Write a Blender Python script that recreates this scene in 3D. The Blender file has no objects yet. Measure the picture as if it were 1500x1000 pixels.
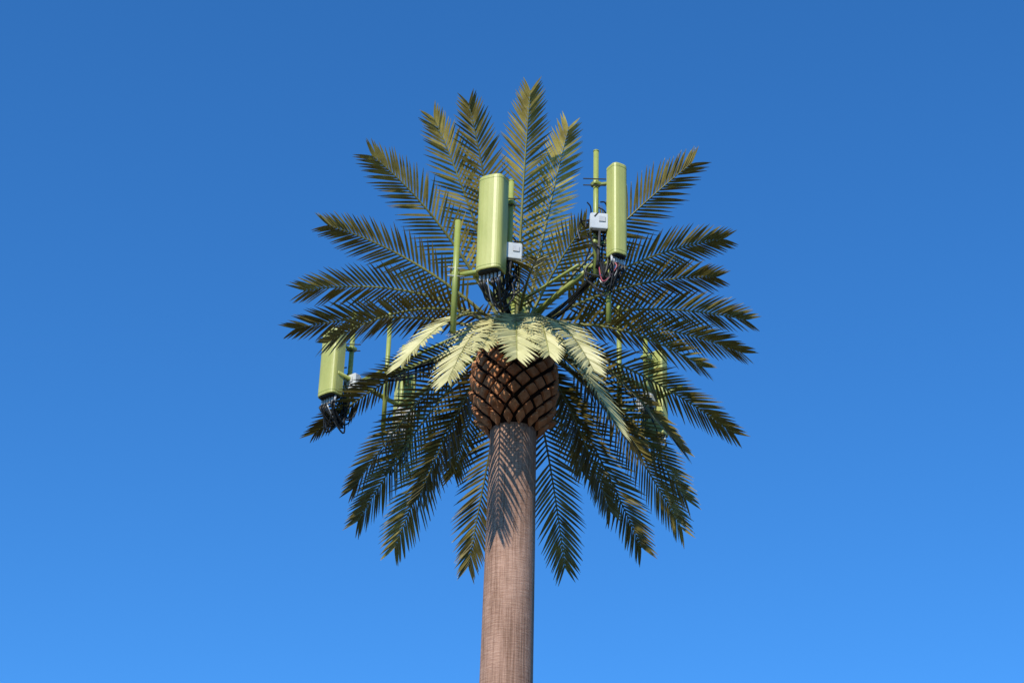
import bpy, math, random
from mathutils import Vector, Matrix, Quaternion
random.seed(7)
scene = bpy.context.scene
COL = scene.collection
H = 16.6            # height of the crown hub above the ground
AX = 0.06           # mast axis x
HUB = Vector((AX, 0, H))

# ------------------------------------------------------------------ materials
def new_mat(name):
    m = bpy.data.materials.new(name); m.use_nodes = True
    nt = m.node_tree
    return m, nt, nt.nodes['Principled BSDF']

def paint_mat(name, c1, c2, scale=3.0, rough=0.5, spec=0.4, bump=0.1, bscale=40, rnd=0.0, stretch=(1,1,1), objcol=False):
    m, nt, b = new_mat(name)
    tc = nt.nodes.new('ShaderNodeTexCoord'); mp = nt.nodes.new('ShaderNodeMapping')
    mp.inputs['Scale'].default_value = stretch
    nt.links.new(tc.outputs['Object'], mp.inputs['Vector'])
    n = nt.nodes.new('ShaderNodeTexNoise'); n.inputs['Scale'].default_value = scale
    n.inputs['Detail'].default_value = 6; n.inputs['Roughness'].default_value = 0.65
    nt.links.new(mp.outputs[0], n.inputs['Vector'])
    r = nt.nodes.new('ShaderNodeValToRGB')
    r.color_ramp.elements[0].position = 0.33; r.color_ramp.elements[1].position = 0.67
    r.color_ramp.elements[0].color = (*c1, 1); r.color_ramp.elements[1].color = (*c2, 1)
    nt.links.new(n.outputs['Fac'], r.inputs['Fac'])
    out = r.outputs['Color']
    if rnd > 0:
        oi = nt.nodes.new('ShaderNodeObjectInfo')
        mr = nt.nodes.new('ShaderNodeMapRange')
        mr.inputs['To Min'].default_value = 1 - rnd; mr.inputs['To Max'].default_value = 1 + rnd
        nt.links.new(oi.outputs['Random'], mr.inputs['Value'])
        hs = nt.nodes.new('ShaderNodeHueSaturation')
        nt.links.new(mr.outputs[0], hs.inputs['Value']); nt.links.new(out, hs.inputs['Color'])
        out = hs.outputs['Color']
        if objcol:   # light and shade painted in per frond: sunlit ones lighter, shaded ones darker
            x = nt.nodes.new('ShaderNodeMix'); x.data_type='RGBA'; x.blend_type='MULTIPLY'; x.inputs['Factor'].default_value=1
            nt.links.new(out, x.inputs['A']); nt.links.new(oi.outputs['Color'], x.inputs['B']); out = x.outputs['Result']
    nt.links.new(out, b.inputs['Base Color'])
    b.inputs['Roughness'].default_value = rough
    b.inputs['Specular IOR Level'].default_value = spec
    if bump > 0:
        n2 = nt.nodes.new('ShaderNodeTexNoise'); n2.inputs['Scale'].default_value = bscale
        nt.links.new(mp.outputs[0], n2.inputs['Vector'])
        bp = nt.nodes.new('ShaderNodeBump'); bp.inputs['Strength'].default_value = bump
        bp.inputs['Distance'].default_value = 0.02
        nt.links.new(n2.outputs['Fac'], bp.inputs['Height']); nt.links.new(bp.outputs[0], b.inputs['Normal'])
    return m

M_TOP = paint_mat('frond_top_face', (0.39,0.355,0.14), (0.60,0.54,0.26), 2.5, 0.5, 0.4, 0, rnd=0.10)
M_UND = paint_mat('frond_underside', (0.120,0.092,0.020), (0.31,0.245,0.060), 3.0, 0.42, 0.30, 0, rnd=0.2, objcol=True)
M_STALK = paint_mat('frond_stalk_paint', (0.14,0.13,0.035), (0.27,0.27,0.085), 4, 0.45, 0.4, 0, rnd=0.3)
M_GREEN = paint_mat('green_equipment_paint', (0.26,0.30,0.06), (0.35,0.38,0.10), 3, 0.4, 0.45, 0.03)
M_PANEL = paint_mat('green_panel_paint', (0.37,0.385,0.10), (0.48,0.475,0.145), 2.6, 0.40, 0.42, 0.05, stretch=(1,1,0.4))
M_DARK = paint_mat('dark_fitting', (0.02,0.022,0.016), (0.05,0.05,0.04), 8, 0.6, 0.3, 0)
M_WHITE = paint_mat('radio_unit_white', (0.46,0.48,0.48), (0.60,0.61,0.60), 3, 0.4, 0.4, 0)
M_CABLE = paint_mat('black_cable', (0.008,0.008,0.008), (0.018,0.018,0.018), 5, 0.5, 0.35, 0)
M_PINK = paint_mat('red_cable', (0.35,0.05,0.08), (0.45,0.08,0.12), 5, 0.5, 0.4, 0)
M_METAL = paint_mat('galvanised_steel', (0.4,0.4,0.4), (0.55,0.55,0.54), 8, 0.35, 0.5, 0)
M_BOOT = paint_mat('boot_brown', (0.40,0.145,0.055), (0.72,0.34,0.16), 7, 0.75, 0.2, 0.5, 30)
M_BOOTGAP = paint_mat('boot_gap', (0.012,0.007,0.005), (0.03,0.014,0.009), 6, 0.9, 0.1, 0)
M_GROUND = paint_mat('desert_ground', (0.045,0.036,0.028), (0.08,0.063,0.047), 0.15, 0.95, 0.1, 0)

def trunk_mat():
    m, nt, b = new_mat('trunk_bark')
    tc = nt.nodes.new('ShaderNodeTexCoord')
    def noise(sc, scale, det=5, rough=.6):
        mp = nt.nodes.new('ShaderNodeMapping'); mp.inputs['Scale'].default_value = sc
        nt.links.new(tc.outputs['Object'], mp.inputs['Vector'])
        n = nt.nodes.new('ShaderNodeTexNoise'); n.inputs['Scale'].default_value = scale
        n.inputs['Detail'].default_value = det; n.inputs['Roughness'].default_value = rough
        nt.links.new(mp.outputs[0], n.inputs['Vector']); return n.outputs['Fac']
    rings = noise((1.8,1.8,20), 3.0, 6, .75)
    fib = noise((18,18,.55), 2.0, 6, .65)
    blot = noise((1,1,.6), 1.6, 4, .6)
    def ramp(src, c1, c2, a=.3, d=.7):
        r = nt.nodes.new('ShaderNodeValToRGB')
        r.color_ramp.elements[0].position=a; r.color_ramp.elements[1].position=d
        r.color_ramp.elements[0].color=(*c1,1); r.color_ramp.elements[1].color=(*c2,1)
        nt.links.new(src, r.inputs['Fac']); return r.outputs['Color']
    base = ramp(rings, (0.295,0.160,0.108), (0.50,0.315,0.23), .32, .66)
    f2 = ramp(fib, (0.64,0.61,0.58), (1.08,1.08,1.08), .36, .54)
    b2 = ramp(blot, (0.80,0.78,0.76), (1.12,1.12,1.12), .35, .65)
    def mul(a, c):
        x = nt.nodes.new('ShaderNodeMix'); x.data_type='RGBA'; x.blend_type='MULTIPLY'
        x.inputs['Factor'].default_value=1
        nt.links.new(a, x.inputs['A']); nt.links.new(c, x.inputs['B']); return x.outputs['Result']
    nt.links.new(mul(mul(base, f2), b2), b.inputs['Base Color'])
    b.inputs['Roughness'].default_value=.85; b.inputs['Specular IOR Level'].default_value=.15
    ad = nt.nodes.new('ShaderNodeMath'); ad.operation='ADD'
    nt.links.new(rings, ad.inputs[0]); nt.links.new(fib, ad.inputs[1])
    bp = nt.nodes.new('ShaderNodeBump'); bp.inputs['Strength'].default_value=.5; bp.inputs['Distance'].default_value=.025
    nt.links.new(ad.outputs[0], bp.inputs['Height']); nt.links.new(bp.outputs[0], b.inputs['Normal'])
    return m
M_TRUNK = trunk_mat()

# ------------------------------------------------------------------ mesh helpers
class MB:
    def __init__(s): s.v=[]; s.f=[]; s.m=[]; s.mats=[]; s.sm=[]
    def mi(s, mat):
        if mat not in s.mats: s.mats.append(mat)
        return s.mats.index(mat)
    def add(s, vs, fs, mat, smooth=False):
        o=len(s.v); s.v += [tuple(v) for v in vs]; k=s.mi(mat)
        for f in fs: s.f.append([i+o for i in f]); s.m.append(k); s.sm.append(smooth)
    def tube(s, pts, r0, r1=None, mat=None, n=8, caps=True):
        if r1 is None: r1=r0
        pts=[Vector(p) for p in pts]; N=len(pts); vs=[]; fs=[]
        t0=(pts[1]-pts[0]).normalized()
        a=t0.orthogonal().normalized()
        for i,p in enumerate(pts):
            t=(pts[min(i+1,N-1)]-pts[max(i-1,0)]).normalized()
            a=(a-t*a.dot(t)).normalized(); b=t.cross(a)
            r=r0+(r1-r0)*i/(N-1)
            for j in range(n):
                an=2*math.pi*j/n
                vs.append(p+a*math.cos(an)*r+b*math.sin(an)*r)
        for i in range(N-1):
            for j in range(n):
                k=(j+1)%n
                fs.append([i*n+j,i*n+k,(i+1)*n+k,(i+1)*n+j])
        if caps:
            fs.append(list(range(n))[::-1]); fs.append([(N-1)*n+j for j in range(n)])
        s.add(vs, fs, mat, n>6)
    def prism(s, prof, z0, z1, origin, rot, mat, inset=0.03):
        n=len(prof); vs=[]; fs=[]
        R=Matrix.Rotation(rot,3,'Z'); cx=sum(p[0] for p in prof)/n; cy=sum(p[1] for p in prof)/n
        for z,k in ((z0,1-inset*3),(z0+inset*.7,1),(z1-inset*.7,1),(z1,1-inset*3)):
            for p in prof:
                q=Vector((cx+(p[0]-cx)*k, cy+(p[1]-cy)*k, z)); vs.append(R@q+Vector(origin))
        for i in range(3):
            for j in range(n):
                k=(j+1)%n; fs.append([i*n+j,i*n+k,(i+1)*n+k,(i+1)*n+j])
        fs.append(list(range(n))[::-1]); fs.append([3*n+j for j in range(n)])
        s.add(vs,fs,mat)
    def box(s, c, size, rot, mat, inset=.03):
        w,d,h=size; b=min(w,d)*.12
        prof=[(-w/2+b,-d/2),(w/2-b,-d/2),(w/2,-d/2+b),(w/2,d/2-b),(w/2-b,d/2),(-w/2+b,d/2),(-w/2,d/2-b),(-w/2,-d/2+b)]
        s.prism(prof,-h/2,h/2,c,rot,mat,inset)
    def obj(s, name, parent=None):
        me=bpy.data.meshes.new(name); me.from_pydata(s.v,[],s.f)
        for m in s.mats: me.materials.append(m)
        me.polygons.foreach_set('material_index', s.m); me.polygons.foreach_set('use_smooth', s.sm)
        me.update()
        o=bpy.data.objects.new(name, me); COL.objects.link(o)
        if parent: o.parent=parent
        return o

def bez(a,c,b,t): return a*(1-t)**2+c*2*t*(1-t)+b*t*t
def cat(pts, sub=6):
    pts=[Vector(p) for p in pts]; P=[pts[0]*2-pts[1]]+pts+[pts[-1]*2-pts[-2]]; out=[]
    for i in range(1,len(P)-2):
        for k in range(sub):
            t=k/sub; p0,p1,p2,p3=P[i-1:i+3]
            out.append(.5*((2*p1)+(p2-p0)*t+(2*p0-5*p1+4*p2-p3)*t*t+(3*p1-p0-3*p2+p3)*t**3))
    out.append(pts[-1]); return out
def empty(name):
    e=bpy.data.objects.new(name,None); COL.objects.link(e); return e

# ------------------------------------------------------------------ ground
g=MB(); R=3000; n=64
g.add([(0,0,0)]+[(R*math.cos(2*math.pi*i/n),R*math.sin(2*math.pi*i/n),0) for i in range(n)],
      [[0,1+i,1+(i+1)%n] for i in range(n)], M_GROUND)
g.obj('ground')

# ------------------------------------------------------------------ palm
palm=empty('artificial_palm_tree')
tr=MB(); n=64; vs=[]; fs=[]
zs=[-0.3+ (H-1.3+0.3)*i/60 for i in range(61)]
for i,z in enumerate(zs):
    r=0.345+0.0065*(H-z)
    for j in range(n):
        a=2*math.pi*j/n
        rr=r*(1+.006*math.sin(3*a+z*.7)+.004*math.sin(7*a-z*1.3))
        vs.append((AX+rr*math.cos(a), rr*math.sin(a), z))
for i in range(60):
    for j in range(n):
        k=(j+1)%n; fs.append([i*n+j,i*n+k,(i+1)*n+k,(i+1)*n+j])
tr.add(vs,fs,M_TRUNK,True)
tr.obj('trunk',palm)

# pineapple of leaf boots
prof=[(-1.60,.37),(-1.53,.43),(-1.38,.52),(-1.15,.60),(-.9,.645),(-.65,.645),(-.35,.60),(-.1,.5),(.05,.34),(.1,.0)]
ZB=prof[0][0]
def prad(z):
    for (z0,r0),(z1,r1) in zip(prof,prof[1:]):
        if z0<=z<=z1: return r0+(r1-r0)*(z-z0)/(z1-z0)
    return prof[0][1] if z<prof[0][0] else 0.0
bt=MB(); n=48; vs=[];fs=[]
pf=[(ZB,.30)]+prof
for z,r in pf:
    for j in range(n):
        a=2*math.pi*j/n; vs.append((AX+r*math.cos(a),r*math.sin(a),H+z))
for i in range(len(pf)-1):
    for j in range(n):
        k=(j+1)%n; fs.append([i*n+j,i*n+k,(i+1)*n+k,(i+1)*n+j])
bt.add(vs,fs,M_BOOTGAP,True)
NC=14; dz=.135; rows=12
for row in range(rows):
    z=ZB+.06+row*dz
    for c in range(NC):
        a0=2*math.pi*(c+.5*(row%2))/NC+random.uniform(-.03,.03)
        da=math.pi/NC*random.uniform(.70,.82); hz=dz*random.uniform(.70,.82)
        lift=.035+random.uniform(-.015,.025)
        if row<2: lift+=random.uniform(.02,.06)
        rim=[(0,-hz),(da*.55,-hz*.5),(da,0),(da*.55,hz*.5),(0,hz),(-da*.55,hz*.5),(-da,0),(-da*.55,-hz*.5)]
        pts=[]
        for (kk,ll) in ((1,0),(.9,.65),(.62,1.0)):
            for (u,w) in rim:
                zz=z+w*kk; r=prad(max(ZB+.01,min(zz,.04)))+lift*ll*(1.0+.25*w/hz)+(.004 if ll else 0)
                pts.append((AX+r*math.cos(a0+u*kk),r*math.sin(a0+u*kk),H+zz))
        f=[[i,(i+1)%8,8+(i+1)%8,8+i] for i in range(8)]+[[8+i,8+(i+1)%8,16+(i+1)%8,16+i] for i in range(8)]+[[16+i for i in range(8)]]
        bt.add(pts,f,M_BOOT)
bt.obj('leaf_boots',palm)

# fronds : tip (x,y,z rel. hub), arch, base z, face mix k, leaflet length factor, underside light/shade tone
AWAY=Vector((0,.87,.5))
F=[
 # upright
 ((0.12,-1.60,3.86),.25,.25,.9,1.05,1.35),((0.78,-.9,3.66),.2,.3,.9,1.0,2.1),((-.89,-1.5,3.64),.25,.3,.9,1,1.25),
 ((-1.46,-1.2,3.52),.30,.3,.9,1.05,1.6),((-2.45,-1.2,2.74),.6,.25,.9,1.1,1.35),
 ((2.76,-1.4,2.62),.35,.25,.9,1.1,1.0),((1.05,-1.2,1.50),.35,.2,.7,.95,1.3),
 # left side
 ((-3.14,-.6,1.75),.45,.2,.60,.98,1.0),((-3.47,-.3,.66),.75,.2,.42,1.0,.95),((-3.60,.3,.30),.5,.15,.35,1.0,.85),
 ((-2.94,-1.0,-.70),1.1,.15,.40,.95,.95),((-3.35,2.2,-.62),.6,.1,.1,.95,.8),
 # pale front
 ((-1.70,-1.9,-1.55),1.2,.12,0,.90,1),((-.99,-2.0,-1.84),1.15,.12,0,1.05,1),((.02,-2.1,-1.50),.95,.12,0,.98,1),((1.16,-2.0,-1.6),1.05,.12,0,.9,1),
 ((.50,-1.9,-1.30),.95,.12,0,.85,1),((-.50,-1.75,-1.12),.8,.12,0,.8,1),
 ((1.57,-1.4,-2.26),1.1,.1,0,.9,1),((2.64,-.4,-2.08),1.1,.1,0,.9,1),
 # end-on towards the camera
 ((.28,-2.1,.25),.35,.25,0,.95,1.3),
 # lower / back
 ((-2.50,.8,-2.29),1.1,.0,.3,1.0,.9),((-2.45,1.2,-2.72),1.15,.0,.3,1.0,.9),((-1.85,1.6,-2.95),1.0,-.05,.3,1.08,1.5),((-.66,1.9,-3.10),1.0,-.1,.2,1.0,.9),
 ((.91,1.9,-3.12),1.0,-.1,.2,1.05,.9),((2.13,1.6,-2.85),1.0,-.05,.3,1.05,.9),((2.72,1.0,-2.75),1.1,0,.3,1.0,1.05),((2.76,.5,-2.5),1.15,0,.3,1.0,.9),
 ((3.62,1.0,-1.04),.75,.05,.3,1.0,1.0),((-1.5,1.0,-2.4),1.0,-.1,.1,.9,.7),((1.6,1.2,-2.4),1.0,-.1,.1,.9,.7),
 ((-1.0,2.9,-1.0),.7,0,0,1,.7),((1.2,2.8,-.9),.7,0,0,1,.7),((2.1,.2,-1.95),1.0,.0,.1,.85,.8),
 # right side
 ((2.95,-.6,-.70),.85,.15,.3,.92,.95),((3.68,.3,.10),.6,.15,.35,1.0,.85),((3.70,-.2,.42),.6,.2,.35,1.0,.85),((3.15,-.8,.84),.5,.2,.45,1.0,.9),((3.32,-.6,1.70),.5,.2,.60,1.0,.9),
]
def frond(idx, tip, arch, bz, k, lf, tone):
    m=MB()
    tipw=HUB+Vector(tip)*.968; hv=Vector((tip[0]-AX,tip[1],0)); r=hv.normalized()
    base=HUB+r*.26+Vector((0,0,bz))
    L=(tipw-base).length
    ctrl=(base+tipw)*.5+Vector((0,0,arch*1.0))-r*min(.25,arch*.25)
    sidew=Vector((-r.y,r.x,0))
    bow=random.uniform(-.13,.13)
    ctrl+=sidew*bow
    N=40
    P=[bez(base,ctrl,tipw,i/N) for i in range(N+1)]
    m.tube(P,.032,.007,M_STALK,6)
    cum=[0]
    for i in range(N): cum.append(cum[-1]+(P[i+1]-P[i]).length)
    TL=cum[-1]
    def at(sv):
        for i in range(N):
            if cum[i+1]>=sv: 
                t=(sv-cum[i])/(cum[i+1]-cum[i]); return P[i].lerp(P[i+1],t),(P[i+1]-P[i]).normalized()
        return P[-1],(P[-1]-P[-2]).normalized()
    start=(.22 if L>2.9 else .14)*TL
    s=start; sp=.084
    tw0=math.radians(random.uniform(-12,12)); vees=math.radians(random.uniform(3,13))
    while s<TL+.001:
        u=(s-start)/(TL-start)
        p,T=at(s)
        S0=(sidew-T*sidew.dot(T)).normalized(); N0=T.cross(S0)
        Nb=N0*(1-k)+AWAY*k; Nb=(Nb-T*Nb.dot(T)).normalized(); 
        S=Nb.cross(T).normalized(); Nn=Nb
        q=Quaternion(T, tw0*(.2+.8*u)); S=q@S; Nn=q@Nn
        ln=.57*lf*min(1,.60+1.9*u)*(1-.46*max(0,(u-.6)/.4)**1.7)
        al=math.radians(59-32*u**1.5)
        for sg in (-1,1):
            if random.random()<.012: continue
            a=al+math.radians(random.uniform(-3,3)); lam=vees+math.radians(random.uniform(-5,5))
            d=(T*math.cos(a)+(S*sg*math.cos(lam)+Nn*math.sin(lam))*math.sin(a)).normalized()
            l=ln*random.uniform(.90,1.07)
            wdir=(T-d*T.dot(d)).normalized()
            wdir=Quaternion(d,sg*math.radians(16+random.uniform(-20,20)))@wdir
            nn=wdir.cross(d).normalized()
            if nn.dot(Nn)<0: nn=-nn
            w=.0215
            drp=Vector((0,0,-1))*.03*l
            secs=[(0,.5),(.28,1),(.64,.76),(1,.03)]
            up=[];dn=[]
            for (t,ww) in secs:
                c=p+d*l*t+drp*t*t*2
                up+= [c+wdir*w*ww+nn*.004, c-wdir*w*ww+nn*.004]
                dn+= [c+wdir*w*ww-nn*.004, c-wdir*w*ww-nn*.004]
            fs=[[0,1,3,2],[2,3,5,4],[4,5,7,6]]
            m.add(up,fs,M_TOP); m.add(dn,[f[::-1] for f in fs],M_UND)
        s+=sp*(1-.3*u)
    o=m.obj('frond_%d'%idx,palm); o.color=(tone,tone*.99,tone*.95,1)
for i,f in enumerate(F): frond(i+1,*f)

hb=MB()
hb.tube([HUB+Vector((0,0,-.1)),HUB+Vector((0,0,.75))],.17,.17,M_GREEN,20)
hb.tube([HUB+Vector((0,0,.75)),HUB+Vector((0,0,.79))],.21,.21,M_GREEN,20)
for z in (.3,.42,.54,.66):
    hb.tube([HUB+Vector((-.16,-.2,z)),HUB+Vector((.16,-.2,z))],.012,.012,M_GREEN,6)
for x in (-.16,.16):
    hb.tube([HUB+Vector((x,-.2,.05)),HUB+Vector((x,-.2,.74))],.016,.016,M_GREEN,6)
hb.obj('mast_head',palm)

# ------------------------------------------------------------------ mount frame
fr_e=empty('antenna_mount_frame'); fr=MB()
def pipe(a,b,r=.035,mat=M_GREEN): fr.tube([HUB+Vector(a),HUB+Vector(b)],r,r,mat,12)
def clamp(p,rot=0,s=.12): fr.box(HUB+Vector(p),(s,s,.07),rot,M_GREEN)
# front sector
pipe((-1.02,-1.42,.28),(-.14,-1.62,.35),.045)
pipe((.0,-.15,.15),(-.62,-1.45,.29),.045); pipe((.0,-.15,.15),(1.08,-1.62,.37),.045)
pipe((.0,-.15,.60),(-.62,-1.45,.34),.025); pipe((.0,-.15,.60),(.90,-1.62,.42),.025)
pipe((.98,-1.60,.38),(1.42,-1.66,.42),.04)
pipe((-.94,-1.5,-.74),(-.94,-1.5,1.23),.048)
pipe((1.36,-1.62,-.55),(1.36,-1.62,.50),.04)
# back-left sector
pipe((-2.9,1.45,.15),(-1.55,2.95,.15),.04); pipe((-.1,.1,.15),(-2.5,1.75,.15),.045); pipe((-.1,.1,.15),(-1.9,2.5,.15),.045)
pipe((-.1,.1,.6),(-2.5,1.75,.2),.025)
pipe((-2.15,2.2,-.5),(-2.15,2.2,1.75),.04)
# back-right sector
pipe((2.75,1.6,.15),(1.6,2.75,.15),.04); pipe((.25,.1,.15),(2.4,1.85,.15),.045); pipe((.25,.1,.15),(1.75,2.5,.15),.045)
pipe((1.75,2.0,-.4),(1.75,2.0,1.9),.045)
for p in ((-.94,-1.46,.29),(1.36,-1.64,.42),(-.62,-1.46,.30),(1.08,-1.62,.39),(-2.15,2.25,.15),(1.8,2.5,.15)): clamp(p)
for z in (.22,.36):   # u-bolts on the free post
    pipe((-1.06,-1.55,z),(-.80,-1.52,z),.009,M_METAL)
fr.obj('pipes_and_clamps',fr_e)
fc=MB()
for (a,b,k) in (((.0,-.2,.1),(-.32,-1.55,.15),6),((.1,-.2,.1),(1.15,-1.65,.25),6),((-.1,.1,.1),(-2.65,1.65,.0),5),((-.1,.1,.1),(-1.85,2.6,.0),3),((.2,.1,.1),(2.3,1.9,.0),4)):
    for i in range(k):
        A=HUB+Vector(a)+Vector((random.uniform(-.05,.05),random.uniform(-.05,.05),random.uniform(-.05,.05)))
        B=HUB+Vector(b)+Vector((random.uniform(-.06,.06),random.uniform(-.06,.06),random.uniform(-.05,.1)))
        mid=(A+B)/2+Vector((0,0,random.uniform(-.25,-.02)))
        fc.tube(cat([A,mid,B],8),.015,.015,M_CABLE,6)
fc.obj('feeder_cables',fr_e)

# ------------------------------------------------------------------ antennas
def panel_profile(w,d):
    pts=[]
    for i in range(15):
        a=math.pi*(1-i/14); c=math.cos(a); sn=max(0,math.sin(a))
        pts.append((math.copysign(abs(c)**.62,c)*w/2, -d*.25-(sn**.62)*d*.55))
    pts.append((w/2,d*.20)); pts.append((w/2-.03,d*.30)); pts.append((-w/2+.03,d*.30)); pts.append((-w/2,d*.20))
    return pts
def antenna(pos, w, d, h, face, pipe_off, pz0, pz1, radios=((0,0,0),), pink=False, seed=1, loops=7, radio_rot=None, spread=0.0):
    random.seed(seed)
    e=empty('cell_antenna'); P=HUB+Vector(pos)
    pm=MB(); pm.prism(panel_profile(w,d),-h/2,h/2,P,face,M_PANEL,.022)
    R=Matrix.Rotation(face,3,'Z')
    for zz in (-h/2+.06,h/2-.06):
        pm.prism([(x*1.012,y*1.012) for x,y in panel_profile(w,d)],zz-.006,zz+.006,P,face,M_GREEN,.001)
    pm.obj('radome_panel',e)
    bm=MB()
    pr=[(x*.86,y*.86) for x,y in panel_profile(w,d)]
    bm.prism(pr,-h/2-.02,-h/2+.03,P,face,M_DARK,.01)
    plugs=[]
    for i in range(6):
        x=(-.36+.144*i)*w*1.05; q=P+R@Vector((x,-d*.25,-h/2)); plugs.append(q)
        bm.tube([q,q+Vector((0,0,-.13))],.022,.018,M_METAL,8)
    bm.obj('connectors',e)
    pp=MB(); pc=Vector((P.x+pipe_off[0],P.y+pipe_off[1],0))
    pp.tube([(pc.x,pc.y,H+pz0),(pc.x,pc.y,H+pz1)],.042,.042,M_GREEN,14)
    pp.tube([(pc.x,pc.y,H+pz1),(pc.x,pc.y,H+pz1+.02)],.046,.046,M_GREEN,14)
    for zz in (h*.36,-h*.30):
        c=Vector((pc.x,pc.y,P.z+zz)); bk=P+R@Vector((0,d*.25,zz))
        pp.tube([c,bk],.028,.028,M_GREEN,6); pp.box(c,(.14,.14,.06),face,M_GREEN)
        pp.box(bk,(.16,.08,.12),face,M_GREEN)
        for o in (-.06,.06):
            pp.tube([c+Vector((.15,-.06,o)),c+Vector((-.20,-.06,o))],.010,.010,M_DARK,5)
    pp.obj('mounting_pipe',e)
    cb=MB(); rc=None; rb=MB()
    for off in radios:
        rc=Vector((pc.x,pc.y,P.z-.22))+Vector(off)
        rr=face if radio_rot is None else radio_rot
        rb.box(rc,(.28,.14,.27),rr,M_WHITE,.02)
        Rr=Matrix.Rotation(rr,3,'Z')
        for i in range(7):
            rb.box(rc+Rr@Vector((-.12+.04*i,.085,0)),(.008,.05,.23),rr,M_METAL,.01)
        rb.box(rc+Rr@Vector((0,-.02,-.15)),(.22,.08,.05),rr,M_DARK,.01)
        rb.box(rc+Rr@Vector((.04,-.078,.03)),(.10,.012,.09),rr,M_METAL,.002)
        for i in range(8):
            a0=random.uniform(0,6.28); rd=random.uniform(.12,.22)
            c=rc+Vector((random.uniform(-.20-spread,.08),random.uniform(0,.14),random.uniform(-.48,.24)))
            pts=[c+Vector((rd*math.cos(a0+t*.8)*.7,.1*math.sin(t),rd*1.3*math.sin(a0+t*.8))) for t in range(6)]
            cb.tube(cat(pts,5),.012,.012,M_CABLE,6)
    rb.obj('radio_unit',e)
    bottom=P.z-h/2
    rc=Vector((pc.x,pc.y,P.z-.22))+Vector(radios[0])
    for i in range(loops):
        q=plugs[i%6]+Vector((0,0,-.10))
        end=Vector((pc.x+random.uniform(-.12,.12),pc.y+random.uniform(-.08,.08),(rc.z-.17) if i%2 else bottom+random.uniform(-.05,.25)))
        low=bottom-random.uniform(.30,.62)
        m1=q+Vector((random.uniform(-.05,.05),random.uniform(-.08,.02),-.12))
        m2=Vector(((q.x+end.x)/2+random.uniform(-.14,.14),(q.y+end.y)/2,low))
        m3=Vector((end.x+random.uniform(-.15,.15),end.y,(low+end.z)/2+random.uniform(-.05,.1)))
        cb.tube(cat([q,m1,m2,m3,end],6),(.009 if i in (1,8) else .014),None,(M_PINK if (pink and i==1) else (M_METAL if i==8 else M_CABLE)),6)
    for i in range(3):
        o=Vector((random.uniform(-.06,.06),-.05,0))
        cb.tube(cat([rc+o+Vector((0,0,-.15)),Vector((pc.x,pc.y,bottom-.1))+o*1.5,Vector((pc.x+random.uniform(-.1,.1),pc.y+.2,H+.3 if bottom>H-.1 else bottom-.15))],6),.012,.012,M_CABLE,6)
    cb.obj('cable_loops',e)
    return e
rad=math.radians
antenna((-.39,-1.80,.93),.41,.27,1.68,rad(-24),(.25,.24),.15,1.95,((.05,-.14,-.15),),False,3,13,rad(10))
antenna((1.45,-1.80,1.26),.26,.22,1.64,rad(30),(-.29,.10),.2,2.46,((.04,-.12,.02),),True,5,14,rad(5),.08)
antenna((-2.98,1.62,.37),.38,.24,1.22,rad(-40),(.25,.2),-.4,1.5,((.05,-.1,-.05),),False,9,14)
antenna((-1.85,2.80,.20),.34,.2,1.4,rad(-150),(-.05,-.25),-.8,1.3,((.08,-.2,-.15),(-.05,-.2,-.5)),False,11,8)
antenna((2.40,2.30,.40),.30,.2,1.6,rad(140),(-.2,-.2),-.5,1.3,((.0,-.1,-.1),),False,13,7)

# ------------------------------------------------------------------ light
SUN_EL=41; SUN_AZ=25     # azimuth: degrees to the left of the camera side (-y)
d=Vector((-math.sin(rad(SUN_AZ))*math.cos(rad(SUN_EL)), -math.cos(rad(SUN_AZ))*math.cos(rad(SUN_EL)), math.sin(rad(SUN_EL))))
sl=bpy.data.lights.new('sun','SUN'); sl.energy=5.0; sl.angle=rad(.5); sl.color=(1,.95,.83)
so=bpy.data.objects.new('sun',sl); COL.objects.link(so); so.rotation_euler=d.to_track_quat('Z','Y').to_euler(); so.location=(0,0,40)
w=bpy.data.worlds.new('World'); scene.world=w; w.use_nodes=True
nt=w.node_tree; bg=nt.nodes['Background']
sky=nt.nodes.new('ShaderNodeTexSky'); sky.sky_type='NISHITA'; sky.sun_disc=False
sky.sun_elevation=rad(SUN_EL); sky.sun_rotation=rad(180+SUN_AZ)
sky.air_density=1.0; sky.dust_density=0.0; sky.ozone_density=3.0; sky.altitude=900
tint=nt.nodes.new('ShaderNodeMix'); tint.data_type='RGBA'; tint.blend_type='MULTIPLY'; tint.inputs['Factor'].default_value=1
tint.inputs['B'].default_value=(.62,1.08,1.50,1)
nt.links.new(sky.outputs[0],tint.inputs['A'])
hs=nt.nodes.new('ShaderNodeHueSaturation'); hs.inputs['Saturation'].default_value=1.06
nt.links.new(tint.outputs['Result'],hs.inputs['Color']); nt.links.new(hs.outputs[0],bg.inputs['Color'])
bg.inputs['Strength'].default_value=.138
scene.view_settings.view_transform='Standard'; scene.view_settings.look='None'; scene.view_settings.exposure=0

# ------------------------------------------------------------------ camera
E=rad(30); D=30; roll=rad(1.7)
fwd=Vector((0,math.cos(E),math.sin(E))); up=Vector((0,-math.sin(E),math.cos(E))); right=Vector((1,0,0))
r2=right*math.cos(roll)+up*math.sin(roll); u2=up*math.cos(roll)-right*math.sin(roll)
cam=bpy.data.cameras.new('camera'); cam.lens=67.3; cam.sensor_width=36; cam.clip_end=8000; cam.clip_start=.1
co=bpy.data.objects.new('camera',cam); COL.objects.link(co)
M=Matrix((r2,u2,-fwd)).transposed().to_4x4(); M.translation=Vector((0,0,H))-fwd*D
co.matrix_world=M; scene.camera=co
